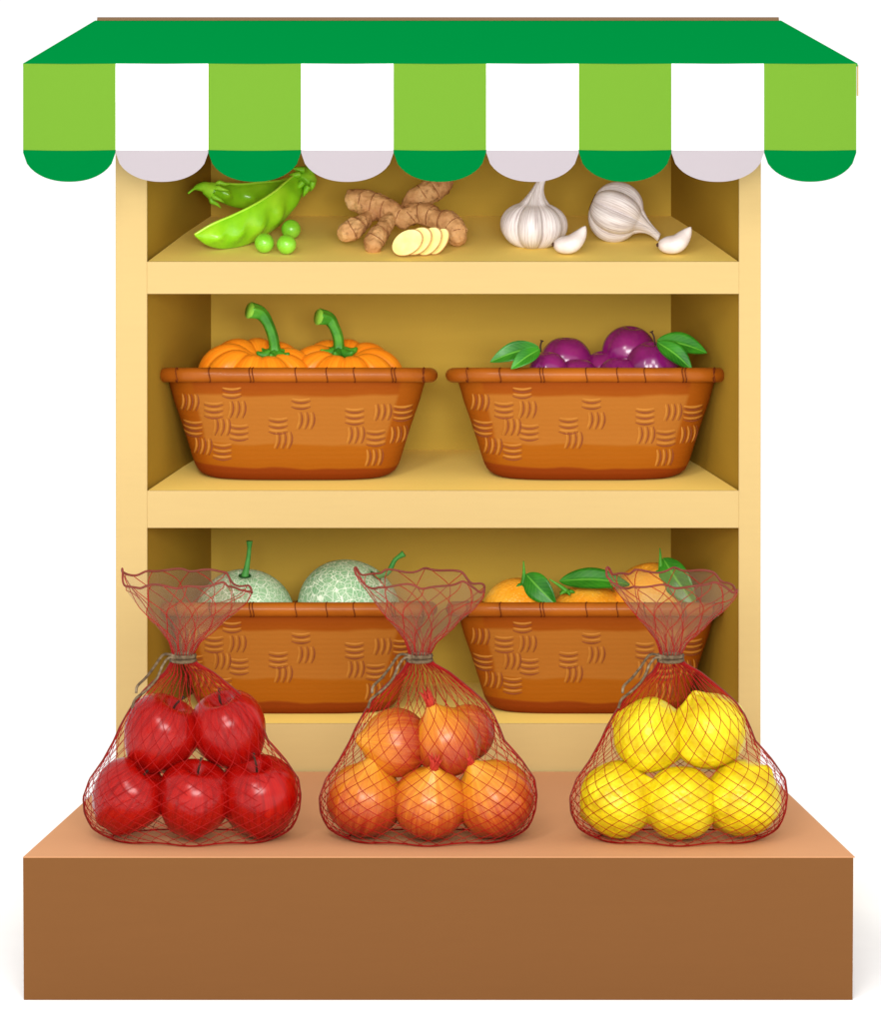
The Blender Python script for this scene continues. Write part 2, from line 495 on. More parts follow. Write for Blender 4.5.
xs = [23, 115.6, 208.3, 301, 393.6, 486.2, 578.8, 671.4, 764, 856.4]
for i in range(9):
    x0, x1 = xs[i], xs[i + 1]; g_ = i % 2 == 0
    # cloth hangs with a very slight bow
    def sheet(outline, mat, name, parent, nub=0):
        """outline: (px, py) polygon columns top/bottom; thickness 2.5 mm"""
        v = []; f = []; n = len(outline)
        for k, (px, ya, yb) in enumerate(outline):
            u = k / (n - 1); bow = -.0035 * math.sin(math.pi * u)
            for py in (ya, yb):
                for dy in (0, .0025):
                    p = P(px, py, YA0); p.y += bow + dy; v.append(p)
        for k in range(n - 1):
            a = 4 * k; b = 4 * (k + 1)
            f += [(a, a + 2, b + 2, b), (a + 1, b + 1, b + 3, a + 3), (a, b, b + 1, a + 1), (a + 2, a + 3, b + 3, b + 2)]
        f += [(0, 1, 3, 2), (4 * n - 4, 4 * n - 2, 4 * n - 1, 4 * n - 3)]
        mm = MB(); mm.add(v, f); mm.v = [p - ROOT[stall.name] for p in mm.v]
        return mm.build(name, mat, parent, False)
    cols = [x0 + .1 + (x1 - x0 - .2) * k / 24 for k in range(25)]
    fl = sheet([(x, 63.7, 150) for x in cols], M['lime'] if g_ else M['white'], 'valance_flap', stall)
    fl['label'] = 'lime green canvas flap' if g_ else 'white canvas flap'
    pts = []
    for x in cols:
        u = abs((x - (x0 + x1) / 2) / ((x1 - x0) / 2)); u = min(u, .999)
        pts.append((x, 150.15, 150.6 + 30.6 * (1 - u ** 2.15) ** (1 / 2.05)))
    h = sheet(pts, M['hem_g'] if g_ else M['hem_w'], 'scalloped_hem', fl)
    h['label'] = 'dark green rounded hem' if g_ else 'greyish pink rounded hem'

# ------------------------------------------------------------------ counter
counter = empty('display_counter', (0, Y_C / 2, Z_G), 'low brown counter with tan top in front of the shelf', 'counter')
ROOT[counter.name] = Vector(counter.location)
yb = -.003
def trap(z0, z1, e):
    a = [Vector((P(23 - e, 857, Y_C).x, Y_C, z1)), Vector((P(855 + e, 857, Y_C).x, Y_C, z1))]
    b = [Vector((P(117.5 - e, 771, 0).x, yb, z1)), Vector((P(765.5 + e, 771, 0).x, yb, z1))]
    d = Vector((0, 0, z0 - z1))
    return [a[0], a[1], a[1] + d, a[0] + d], [b[0], b[1], b[1] + d, b[0] + d]
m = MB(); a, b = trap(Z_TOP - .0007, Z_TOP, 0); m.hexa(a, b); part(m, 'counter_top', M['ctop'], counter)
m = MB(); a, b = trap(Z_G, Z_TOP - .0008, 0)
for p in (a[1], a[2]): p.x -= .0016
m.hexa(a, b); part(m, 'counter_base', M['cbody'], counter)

# ------------------------------------------------------------------ baskets
YBK = .101                                       # basket centre depth
def zfloor(fy, by, y):
    z0 = P(440, fy, 0).z; zb = P(440, by, Y_B).z
    return z0 + (zb - z0) * y / Y_B
ZF1 = lambda y: zfloor(262, 216, y); ZF2 = lambda y: zfloor(491, 450, y); ZF3 = lambda y: zfloor(724, 683, y)
zb0 = ZF2(YBK)
RIM_Z = P(298, 375.3, YBK - .066).z - zb0; RIM_R = .0073
BH = P(298, 380, YBK - .066).z - zb0
pz = lambda py, d: P(298, py, YBK - d).z - zb0
prof = [(0, .091, .049), (.0025, .0965, .052), (.006, .1005, .055), (.012, .1035, .057), (.022, .1065, .0585),
        (.05, .1145, .0605), (.08, .1235, .064), (BH, .1295, .0665)]
TD = math.tan(PITCH)
def bsurf(z, th, inset=0.0, nn=4.0):
    w, d = interp(prof, z); w -= inset; d -= inset
    c, s_ = math.cos(th), math.sin(th)
    r = (abs(c) ** nn + abs(s_) ** nn) ** (-1 / nn)
    x, y = w * r * c, d * r * s_
    t = max(z, 0) / BH
    return Vector((x, y, z - (y + .0665) * TD * .98 * t * t))
def bfront(x, z):
    w, d = interp(prof, z); nn = 4.0
    y = -d * max(1 - abs(x / w) ** nn, 1e-4) ** (1 / nn)
    t = z / BH
    return Vector((x, y, z - (y + .0665) * TD * .98 * t * t))

def make_basket(label):
    root = empty('wicker_basket', (0, 0, 0), label, 'basket', 'wicker baskets on the shelves')
    m = MB(); seg = 96; n = 40; v = []; f = []
    rows = [(BH * (i / n) ** 1.3, 0) for i in range(n + 1)] + [(BH * (1 - i / 14), .004) for i in range(14)] + [(.004, .006)]
    for z, ins in rows:
        for j in range(seg): v.append(bsurf(z, 2 * math.pi * j / seg, ins))
    for i in range(len(rows) - 1):
        for j in range(seg):
            l = (j + 1) % seg; f.append((i * seg + j, i * seg + l, (i + 1) * seg + l, (i + 1) * seg + j))
    f.append(tuple(reversed(range(seg)))); L = (len(rows) - 1) * seg; f.append(tuple(range(L, L + seg)))
    m.add(v, f); mw = m
    # rim: one round bamboo hoop, its back hanging lower than its front
    def rim(th, extra=0):
        c, s_ = math.cos(th), math.sin(th); nn = 5.0
        r = (abs(c) ** nn + abs(s_) ** nn) ** (-1 / nn)
        x, y = .1345 * r * c, .066 * r * s_
        return Vector((x, y, RIM_Z - (y + .066) * TD * .98))
    pts = [rim(2 * math.pi * j / 120) for j in range(120)]
    mr = MB(); mr.tube(pts, RIM_R, 14, closed=True)
    # dark bindings round the front of the rim
    mb = mr
    for px in (178, 211, 251.5, 254.5, 297.5, 328.5, 356, 394, 397, 425.5):
        x = (px - 298) / 1000
        c = Vector((x, -.066, RIM_Z))
        for sgn in (1, -1):
            if sgn < 0: c = Vector((x, .066, RIM_Z - .132 * TD * .98))
            ring = [c + Vector((.0009 * math.sin(a * 2), math.cos(a) * (RIM_R + .0001), math.sin(a) * (RIM_R + .0001))) for a in [2 * math.pi * q / 16 for q in range(16)]]
            mb.tube(ring, .00055, 6, 1, closed=True)
    mb.build('rim', [M['rim'], M['bind']], root)
    # patches of raised over-and-under wicker strips
    S_ = 2.842
    for kind, zx, zy in (('h', 265, 312), ('V', 138, 350), ('H', 213, 363), ('V', 272, 368), ('H', 153, 422), ('V', 228, 420),
                         ('H', 285, 427), ('V', 175, 480), ('H', 237, 485), ('h', 462, 343), ('V', 468, 400), ('H', 397, 407),
                         ('V', 404, 457), ('H', 615, 380), ('V', 687, 377), ('H', 752, 375), ('V', 610, 443), ('H', 675, 445),
                         ('V', 733, 447), ('V', 663, 510)):
        px = 140 + zx / S_ - 298; py = 280 + zy / S_
        zc = (pz(py, .062)); xc = px / 1000
        for q in (-1, 0, 1) if kind != 'h' else (-.5, .5):
            for dark in (0, 1):
                pts = []; L = .0098
                for k in range(9):
                    u = k / 8 * 2 - 1
                    off = q * .0062 + (.0030 if dark else 0) + .0022 * (1 - u * u)
                    if dark: u *= .92
                    if kind == 'V': x, z = xc + off + .001 * u, zc + u * L
                    else: x, z = xc + u * L * 1.08, zc - off
                    p = bfront(x, z); p.y += .0007 if not dark else -.0001
                    pts.append(p)
                if dark: mw.tube(pts, [.0003 + .0005 * math.sin(math.pi * k / 8) for k in range(9)], 6, 2)
                else: mw.tube(pts, [.0004 + .0012 * math.sin(math.pi * k / 8) ** .5 for k in range(9)], 8, 1)
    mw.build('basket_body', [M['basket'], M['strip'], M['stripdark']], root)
    return root
def copy_tree(o, parent=None):
    c = o.copy(); COL.objects.link(c)
    if parent: c.parent = parent
    for ch in list(o.children): copy_tree(ch, c)
    return c
bk0 = make_basket('x')
BASK = [('wicker basket of orange pumpkins on the middle shelf', 298, ZF2),
        ('wicker basket of purple plums on the middle shelf', 586, ZF2),
        ('wicker basket of netted melons on the lowest shelf', 298, ZF3),
        ('wicker basket of leafy oranges on the lowest shelf', 586, ZF3)]
for i, (lab, px, zf) in enumerate(BASK):
    b = bk0 if i == 0 else copy_tree(bk0)
    b['label'] = lab
    zz = zf(YBK); b.location = (P(px + (-1.5 if px < 400 else .8), 430 if zf is ZF2 else 660, YBK - .06).x, YBK, zz + .0004)

# ------------------------------------------------------------------ produce helpers
def place(root_name, label, cat, px, py, y, r, group):
    """an Empty under the middle of a fruit whose centre shows at (px, py); returns it and the centre in its space"""
    c = P(px, py, y)
    e = empty(root_name, c - Vector((0, 0, r)), label, cat, group)
    return e, Vector((0, 0, r))
def orient(o, c, rot):
    o.location = c
    o.rotation_euler = (Euler((rot[0], rot[1], 0)).to_matrix() @ Matrix.Rotation(rot[2], 3, 'Z')).to_euler()
def leaf(parent, c0, base, tip, width, nrm, name='leaf', curl=.12):
    """base, tip, nrm in world; stored relative to parent"""
    base, tip = Vector(base) - c0, Vector(tip) - c0
    d = tip - base; L = d.length; t = d.normalized(); nrm = Vector(nrm)
    nrm = (nrm - t * nrm.dot(t)).normalized(); s_ = t.cross(nrm)
    v = []; f = []; uv = []; nu, nv = 18, 8
    for lay in (0, 1):
        for i in range(nu + 1):
            u = i / nu; w = width * .5 * (math.sin(math.pi * u ** .85) ** .8 if 0 < u < 1 else .02)
            for j in range(nv + 1):
                q = j / nv * 2 - 1
                p = base + d * u + s_ * (q * w) + nrm * (curl * L * math.sin(math.pi * u) - abs(q) ** 1.6 * w * .0 + .28 * w * (abs(q) - .5) - .0006 * lay)
                v.append(p); uv.append((u, j / nv))
    st = (nu + 1) * (nv + 1)
    for i in range(nu):
        for j in range(nv):
            a = i * (nv + 1) + j; b = a + nv + 1
            f.append((a, b, b + 1, a + 1)); f.append((st + a, st + a + 1, st + b + 1, st + b))
    for i in range(nu):
        for j in (0, nv):
            a = i * (nv + 1) + j; b = a + nv + 1; f.append((a, st + a, st + b, b))
    return mesh_obj(name, v, f, M['leaf'], parent, True, None, uv)

def wstem(parent, origin, pts, rad, mat, name='stem', seg=10):
    m = MB(); m.tube([Vector(p) - origin for p in pts], rad, seg); return m.build(name, mat, parent)

# ------------------------------------------------------------------ pumpkins
def pumpkin(label, px, py, y, r, tilt, stem, ph=.4):
    e, c = place('pumpkin', label, 'pumpkin', px, py, y, r * .66, 'pumpkins in the basket')
    org = Vector(e.location)
    m = MB(); prof_ = []
    for i in range(41):
        t = math.pi * i / 40
        z = -math.cos(t) * r * .60; rr = math.sin(t) ** .62 * r
        k = math.exp(-(rr / (r * .30)) ** 2)
        z -= (1 if z > 0 else -1) * k * r * .20
        prof_.append((max(rr, 1e-4), z))
    def fn(rr, z, th):
        s_ = abs(math.sin(th * 4.5 + ph)); s_ = s_ ** .55
        k = 1 - .17 * (1 - s_) * min(1, rr / (r * .3))
        zz = z * (1 - .10 * (1 - s_) * min(1, rr / (r * .3)))
        return Vector((rr * k * math.cos(th) * .97, rr * k * math.sin(th) * .84, zz))
    m.lathe(prof_, 180, fn)
    o = m.build('pumpkin_body', M['pumpkin'], e); orient(o, c, tilt)
    (bx, by), mid, (tx, ty) = stem
    yy = y - .004
    pts = spline([P(bx, by + 8, yy), P(bx, by, yy)] + [P(a, b, yy) for a, b in mid] + [P(tx, ty, yy - .005)], 7)
    n = len(pts)
    rd = [.0105 - .0055 * min(1, k / (n * .3)) + .0030 * max(0, (k / n - .55) / .45) for k in range(n)]
    # fluted stalk
    ms = MB(); ms.tube([p - org for p in pts], rd, 20)
    cen = [p - org for p in pts for _ in range(20)]
    for i in range(len(ms.v)):
        d = ms.v[i] - cen[i]; ms.v[i] = cen[i] + d * (1 + .16 * math.cos((i % 20) / 20 * 2 * math.pi * 5))
    so = ms.build('stem', M['stem_g'], e)
    end = pts[-1] - org; tdir = (pts[-1] - pts[-2]).normalized()
    q = tdir.to_track_quat('Z', 'Y').to_matrix()
    mc = MB(); mc.lathe([(1e-4, -.001), (rd[-1] * 1.05, -.001), (rd[-1] * 1.05, .0006), (1e-4, .0009)], 20, lambda a, z, th: end + q @ Vector((a * math.cos(th), a * math.sin(th), z)))
    mc.build('cut_end', M['stem_cut'], so)
    # calyx flaps at the foot
    mk = MB(); b0 = P(bx, by, yy) - org
    for k in range(6):
        a = k * math.pi / 3 + .3
        mk.tube([b0 + Vector((math.cos(a) * d, math.sin(a) * d, h)) for d, h in ((.002, .003), (.007, .001), (.012, .0), (.017, .002), (.019, .0045))], [.004, .005, .0045, .003, .0012], 8)
    mk.build('calyx', M['stem_g'], e)
pumpkin('orange pumpkin left in the basket, with the taller curved green stalk', 258, 381, .096, .0640, (R(9), R(6), 0),
        ((275, 355), [(273, 338), (267, 322), (260, 313.5)], (249.5, 310.5)))
pumpkin('orange pumpkin right in the basket, with the shorter curved green stalk', 345, 381, .108, .0625, (R(9), R(2), 0),
        ((339, 353), [(338, 338), (333, 325), (328, 319)], (318.5, 317)), 1.1)

# ------------------------------------------------------------------ plums
def plum(label, px, py, y, r, stem=None, leaves=()):
    e, c = place('plum', label, 'plum', px, py, y, r, 'plums in the basket')
    org = Vector(e.location)
    m = MB()
    def fn(rr, z, th):
        cr = 1 - .07 * math.exp(-(((th - 4.1 + math.pi) % (2 * math.pi) - math.pi) / .16) ** 2)
        zz = z * .97 - (.16 * r * math.exp(-(rr / (r * .2)) ** 2) if z > 0 else 0)
        return Vector((rr * cr * math.cos(th), rr * cr * math.sin(th), zz))
    m.lathe([(max(r * math.sin(math.pi * i / 28), 1e-5), -r * math.cos(math.pi * i / 28)) for i in range(29)], 64, fn)
    o = m.build('plum_skin', M['plum'], e); orient(o, c, (R(random.uniform(-8, 15)), R(random.uniform(-10, 10)), random.uniform(-.6, .6)))
    if stem: wstem(e, org, spline([P(a, b, y - .008) for a, b in stem], 4), [.0009] * (4 * (len(stem) - 1)) + [.0022], M['stem_b'])
    for (a, b, w, da, db) in leaves:
        leaf(e, org, P(a[0], a[1], y + da), P(b[0], b[1], y + db), w, (.1, -.75, .65))
plum('plum at the left end of its basket, with stem and two leaves', 548, 371, .066, .0200, [(541, 352), (540.5, 346), (542, 340.5)],
     [((539, 347), (490, 362), .021, -.004, -.012), ((540, 349), (511, 369), .017, -.022, -.04)])
plum('large plum rising behind the leafy left plum', 566, 362, .112, .0265)
plum('plum just right of the leafy left plum, low behind the rim', 578, 380, .076, .0225)
plum('small plum low at the left edge of the right plum heap', 604, 372, .108, .0225)
plum('topmost plum in the basket', 629, 352, .116, .0275)
plum('front plum below the topmost one, partly sunk behind the rim', 619, 379, .074, .0230)
plum('plum at the right end of its basket, with stem and two leaves', 652, 368, .082, .0275, [(655, 345), (654, 337), (651.5, 331.5)],
     [((657, 340), (707, 353), .023, -.002, -.008), ((657, 342), (692, 370), .021, -.020, -.036)])

# ------------------------------------------------------------------ melons
def melon(label, px, py, y, r, tilt, top, stem):
    e, c = place('melon', label, 'melon', px, py, y, r, 'melons in the basket')
    org = Vector(e.location)
    m = MB()
    m.lathe([(max(r * math.sin(math.pi * i / 36), 1e-5), -r * .92 * math.cos(math.pi * i / 36) - (.005 * math.exp(-(math.sin(math.pi * i / 36) * r / .007) ** 2) if i > 18 else 0)) for i in range(37)], 72)
    o = m.build('melon_rind', M['melon'], e); orient(o, c, tilt)
    # pole of the tilted melon
    n = (Euler(tilt).to_matrix() @ Vector((0, 0, 1))); pole = c + n * (r * .92 - .0035)
    q = n.to_track_quat('Z', 'Y').to_matrix()
    ms = MB(); ms.lathe([(1e-4, -.001), (.0085, -.0005), (.0085, .0006), (.005, .0012), (1e-4, .0012)], 24, lambda a, z, th: pole + q @ Vector((a * math.cos(th), a * math.sin(th), z)))
    ms.build('stem_scar', M['scar'], e)
    pw = pole + org; k = [P(a, b, pw.y) for a, b in stem]
    pts = spline([pw] + k, 7); nn = len(pts)
    rd = [.0040 - .0018 * math.sin(min(1, i / nn * 1.3) * math.pi / 2) + (.0016 * max(0, (i / nn - .75) / .25)) for i in range(nn)]
    wstem(e, org, pts, rd, M['stem_m'])
melon('pale netted melon at the left, with an upright green stalk', 245, 615, .107, .050, (R(12), 0, 0), None, [(247, 566), (249, 552), (249.5, 541)])
melon('netted melon in the middle of its shelf, with a stalk leaning right', 349, 610, .110, .0535, (R(10), R(36), .0), None, [(388, 572), (395, 560), (404, 553.5)])

# ------------------------------------------------------------------ oranges
def orange(label, px, py, y, r, stem, leaves):
    e, c = place('orange', label, 'orange', px, py, y, r, 'oranges in the basket')
    org = Vector(e.location); m = MB()
    m.lathe([(max(r * math.sin(math.pi * i / 36), 1e-5), -r * .95 * math.cos(math.pi * i / 36) - (.003 * math.exp(-(math.sin(math.pi * i / 36) * r / .005) ** 2) if i > 18 else 0)) for i in range(37)], 64)
    o = m.build('orange_peel', M['orange'], e); orient(o, c, (R(random.uniform(-5, 20)), R(random.uniform(-15, 15)), random.uniform(0, 6)))
    if stem:
        pts = spline([P(a, b, y - r * .35) for a, b in stem], 5); n = len(pts)
        wstem(e, org, pts, [.0030 - .0024 * i / (n - 1) for i in range(n)], M['stem_g'])
        mk = MB(); b0 = P(stem[0][0], stem[0][1], y - r * .35) - org
        for k in range(5):
            a = k * 1.257; mk.tube([b0, b0 + Vector((math.cos(a) * .005, math.sin(a) * .005, .0005)), b0 + Vector((math.cos(a) * .009, math.sin(a) * .009, -.0015))], [.0022, .002, .0006], 6)
        mk.build('calyx', M['stem_g'], e)
    for a, b, w, da, db, nr in leaves:
        leaf(e, org, P(a[0], a[1], y + da), P(b[0], b[1], y + db), w, nr)
orange('orange at the left end of its basket, one leaf hanging over the rim', 519, 613, .092, .0375, [(523, 585), (524, 574), (523.5, 561)],
       [((526, 574), (556, 605), .026, -.012, -.034, (-.3, -.9, .3))])
orange('low middle orange beneath a long horizontal leaf', 588, 621, .100, .0395, [(567, 592), (560, 586), (549, 579)],
       [((559, 581), (631, 585), .024, -.008, -.012, (.05, -.75, .65))])
orange('largest and highest orange, at the right behind the yellow fruit net', 652, 603, .112, .0425, [(661, 572), (660.5, 560), (660, 548)],
       [((663, 558), (696, 606), .030, -.012, -.040, (-.3, -.9, .25)), ((664, 560), (684, 580), .016, .004, .004, (-.2, -.8, .6))])

# ------------------------------------------------------------------ pea pods and peas
def pod(label, up, lo, d0, d1, thick, bumps, tips, cal, nd=1):
    ymid = (d0 + d1) / 2
    ctr = P((up[0][0] + up[-1][0]) / 2, max(p[1] for p in lo), ymid)
    e = empty('pea_pod', ctr, label, 'pea pod', 'pea pods on the top shelf'); org = ctr
    U = spline([P(a, b, d0 + (d1 - d0) * (i / (len(up) - 1)) ** nd) for i, (a, b) in enumerate(up)], 8)
    L_ = spline([P(a, b, d0 + (d1 - d0) * (i / (len(lo) - 1)) ** nd) for i, (a, b) in enumerate(lo)], 8)
    n = len(U); seg = 24; v = []; f = []
    for i in range(n):
        a, b = U[i], L_[i]; c = (a + b) / 2; h = (a - b) / 2; u = i / (n - 1)
        t = (U[min(i + 1, n - 1)] + L_[min(i + 1, n - 1)] - U[max(i - 1, 0)] - L_[max(i - 1, 0)]).normalized()
        s_ = h.cross(t).normalized()
        if s_.y > 0: s_ = -s_
        bulge = sum(math.exp(-((u - q) / .055) ** 2) for q in bumps)
        w = thick * .5 * min(1, h.length / .010) 
        for j in range(seg):
            th = 2 * math.pi * j / seg
            cc = math.cos(th); sn = math.sin(th)
            k = abs(sn) ** 1.25 * (1 if sn > 0 else -1)
            bb = 1 + .75 * bulge * math.exp(-((cc + .05) / .5) ** 2)
            v.append(c - org + h * cc + s_ * (k * w * bb))
        # ring order: 0 is the upper seam
    for i in range(n - 1):
        for j in range(seg):
            l = (j + 1) % seg; f.append((i * seg + j, i * seg + l, (i + 1) * seg + l, (i + 1) * seg + j))
    f.append(tuple(reversed(range(seg)))); f.append(tuple(range((n - 1) * seg, n * seg)))
    m = MB(); m.add(v, f); m.build('pod_shell', M['pod'], e)
    ms = MB(); ms.tube([p - org + Vector((0, -.0008, .0004)) for p in U], [.0012] * n, 8); ms.build('seam', M['podrim'], e)
    if cal:
        mc = MB(); (ax, ay), (bx, by), (tx, ty), yy = cal
        a, b, t_ = P(ax, ay, yy), P(bx, by, yy), P(tx, ty, yy)
        m1 = spline([a, a * .5 + b * .5, b, b * .5 + t_ * .5 + Vector((0, 0, .0022)), t_], 6); k = len(m1)
        r_ = [.0085 * max(0, 1 - (i / (k - 1)) * 1.25) ** .7 + .0011 for i in range(k)]
        mc.tube([p - org for p in m1], r_, 14)
        ax_ = (a - b).normalized()
        for q in range(6):                       # pointed sepals lying along the pod
            an = q * math.pi / 3 + .4
            o1 = Vector((0, math.cos(an) * .0085, 0)) + ax_.cross(Vector((0, 1, 0))) * math.sin(an) * .0105
            mc.tube([a - org + o1 * .5 - ax_ * .002, a - org + o1 + ax_ * .003, a - org + o1 * 1.05 + ax_ * .009, a - org + o1 * 1.25 + ax_ * .014], [.002, .0028, .0018, .0004], 7)
        mc.build('calyx', M['calyx'], e)
    return e
pod('back pea pod with a curled stalk end, lying level behind the other pod',
    [(212, 187), (222, 183.5), (240, 184.5), (262, 182.5), (280, 181), (294, 177)], [(212, 197), (222, 203), (240, 208.5), (262, 207.5), (280, 201), (295, 186)],
    .118, .172, .013, (.22, .48, .72), None, ((213, 191), (203, 187), (188, 193.5), .112))
pod('front pea pod slanting up to the right across the other pod',
    [(194.5, 235), (212, 224.5), (234, 215), (255, 204.5), (273, 193), (288, 180.5), (302, 169)],
    [(195, 236.5), (206, 245), (222, 249), (243, 246), (262, 237), (283, 221), (310, 183)],
    .044, .150, .015, (.22, .38, .54, .70, .85), None, None, 2)
# calyx of the front pod: a cap with sepals pointing back along the pod
fp = bpy.data.objects['pea_pod.001']; org = Vector(fp.location); mc = MB()
cc = [P(302, 183, .140), P(307, 177, .144), P(311, 172, .146), P(315, 170, .147)]
mc.tube([p - org for p in spline(cc, 4)], [.0125, .0125, .012, .012, .0115, .011, .010, .009, .008, .006, .004, .002, .001], 14)
for px, py, qx, qy, dd in ((296, 176, 289, 175, -.008), (299, 184, 296, 190, -.012), (304, 188, 303, 197, -.011), (309, 184, 311, 191, -.008), (300, 172, 292, 168, -.004)):
    a, b = P(px + 4, py - 2, .138 + dd), P(qx, qy, .138 + dd)
    mc.tube([p - org for p in spline([a, a * .5 + b * .5 + Vector((0, -.001, .0)), b], 4)], [.0035, .0034, .0032, .0030, .0027, .0022, .0016, .001, .0004], 7)
mc.build('calyx', M['calyx'], fp)

for lab, px, py, y in (('round green pea at the front left of the three loose peas', 264.3, 243.3, .040),
                       ('round green pea at the front right of the three loose peas', 286.5, 244.6, .034),
                       ('round green pea set behind the other two loose peas', 291, 229, .100)):
    r = .0098; c = P(px, py, y); c.z = ZF1(y) + r
    m = MB(); m.sphere((0, 0, r), r, 32, 20); o = m.build('pea', M['pea']); o.location = c - Vector((0, 0, r))
    tag(o, lab, 'pea', 'loose peas on the top shelf')

# ------------------------------------------------------------------ ginger
gpos = P(400, 240, .07); gpos.z = ZF1(.07)
e = empty('ginger_root', gpos, 'knobbly tan ginger root with five stubby fingers', 'ginger')
def blob_chain(m, pts, org):
    pp = [(P(a, b, y) - org, r) for a, b, y, r in pts]
    for (a, ra), (b, rb) in zip(pp, pp[1:]):
        n = max(3, int((b - a).length / .0018))
        for i in range(n + 1):
            t = i / n; r = (ra + (rb - ra) * t) * .98
            m.sphere(a.lerp(b, t) + Vector((random.uniform(-1, 1), 0, random.uniform(-1, 1))) * .0006, r * (1 + .03 * math.sin(13 * t + ra * 900) + random.uniform(-.02, .02)), 14, 9)
m = MB()
ch = [
    [(355, 199, .100, .0115), (366, 203, .098, .0135), (379, 207.5, .095, .0132), (391, 212, .09, .0115), (403, 219, .085, .0085)],
    [(348, 231.5, .062, .0108), (354, 229, .064, .0108), (361, 223, .075, .0085), (370, 216, .088, .006), (378, 212, .093, .009)],
    [(372.5, 244.5, .048, .0098), (377, 237, .055, .0102), (383, 229, .066, .0085), (391, 218, .082, .0075)],
    [(395, 214, .088, .010), (404, 219, .085, .0105), (414, 213, .088, .0105), (426, 213.5, .085, .0115), (437, 219, .078, .0105), (448, 223, .072, .0120), (455, 230, .068, .0120), (457.5, 237, .065, .0100)],
    [(404, 213, .09, .0065), (409, 204, .10, .0075), (416, 198.5, .105, .0105), (427, 193, .11, .0125), (438, 188, .115, .0115), (446, 183, .12, .009)],
]
for c in ch: blob_chain(m, c, gpos)
o = m.build('ginger_rhizome', M['ginger'], e)
rm = o.modifiers.new('remesh', 'REMESH'); rm.mode = 'VOXEL'; rm.voxel_size = .0010; rm.use_smooth_shade = True
sm = o.modifiers.new('smooth', 'SMOOTH'); sm.iterations = 3; sm.factor = .5
tx = bpy.data.textures.new('ginger_knobs', 'CLOUDS'); tx.noise_scale = .007
dp = o.modifiers.new('knobs', 'DISPLACE'); dp.texture = tx; dp.strength = .0034; dp.mid_level = .5; dp.texture_coords = 'LOCAL'
# growth rings that circle each finger
mr = MB()
for c in ch:
    pp = [(P(a, b, y) - gpos, r) for a, b, y, r in c]
    for (a, ra), (b, rb) in list(zip(pp, pp[1:])):
        L = (b - a).length; k = max(1, int(L / .0085))
        if ra < .0085 or rb < .0085: continue
        d = (b - a).normalized(); q = d.to_track_quat('Z', 'Y').to_matrix()
        for i in range(k):
            t = (i + .5) / k; r = (ra + (rb - ra) * t) * 1.0; p = a.lerp(b, t)
            ring = []
            for s_ in range(20):
                th = s_ / 20 * 2 * math.pi
                ring.append(p + q @ Vector((math.cos(th) * r, math.sin(th) * r, .0012 * math.sin(th * 2 + i))))
            mr.tube(ring, .00042, 5, closed=True)
mr.build('growth_ring', M['gring'], o)

sl = [('ginger slice at the left of the row, showing its whole pale yellow face', 407.5, 242.6, .0175, .0120, 28), ('second ginger slice from the left of the row', 417.5, 241.2, .0170, .0120, 38),
      ('third ginger slice from the left of the row', 429, 241.3, .0165, .0110, 48), ('rightmost ginger slice of the row, tipped most upright', 439, 242.8, .0150, .0085, 56)]
for i, (lab, px, py, a, b, ang) in enumerate(sl):
    y = .022 + .004 * i; c = P(px, py, y); ar = R(ang)
    ext = math.sqrt((a * math.sin(ar)) ** 2 + (b * math.cos(ar)) ** 2)
    c.z = max(c.z, ZF1(y) + ext * .97)
    for nm, mat, dz, th_, sc in (('ginger_slice', M['ginger'], 0, .0030, 1),):
        m = MB()
        def ell(a_, z, t, K=1):
            x0 = math.cos(t) * a * K * a_; z0 = math.sin(t) * b * K * a_
            return Vector((x0 * math.cos(ar) - z0 * math.sin(ar), z, x0 * math.sin(ar) + z0 * math.cos(ar)))
        lean = Matrix.Rotation(R(-14), 3, 'X') @ Matrix.Rotation(R(-20), 3, 'Z')
        m.lathe([(1e-3, .0012), (.97, .0012), (1.0, .0006), (1.0, -.0006), (.97, -.0012), (1e-3, -.0012)], 40, lambda a_, z, t: lean @ ell(a_, z, t) + Vector((0, 0, ext)), 0)
        o = m.build('ginger_slice', M['ginger']); o.location = c - Vector((0, 0, ext))
        tag(o, lab, 'ginger slice', 'ginger slices on the top shelf')
        mf = MB(); mf.lathe([(1e-3, -.0016), (.945, -.0016), (.945, -.0010), (1e-3, -.0010)], 40, lambda a_, z, t: lean @ ell(a_, z, t) + Vector((0, 0, ext)))
        mf.build('cut_face', M['gslice'], o, smooth=False)

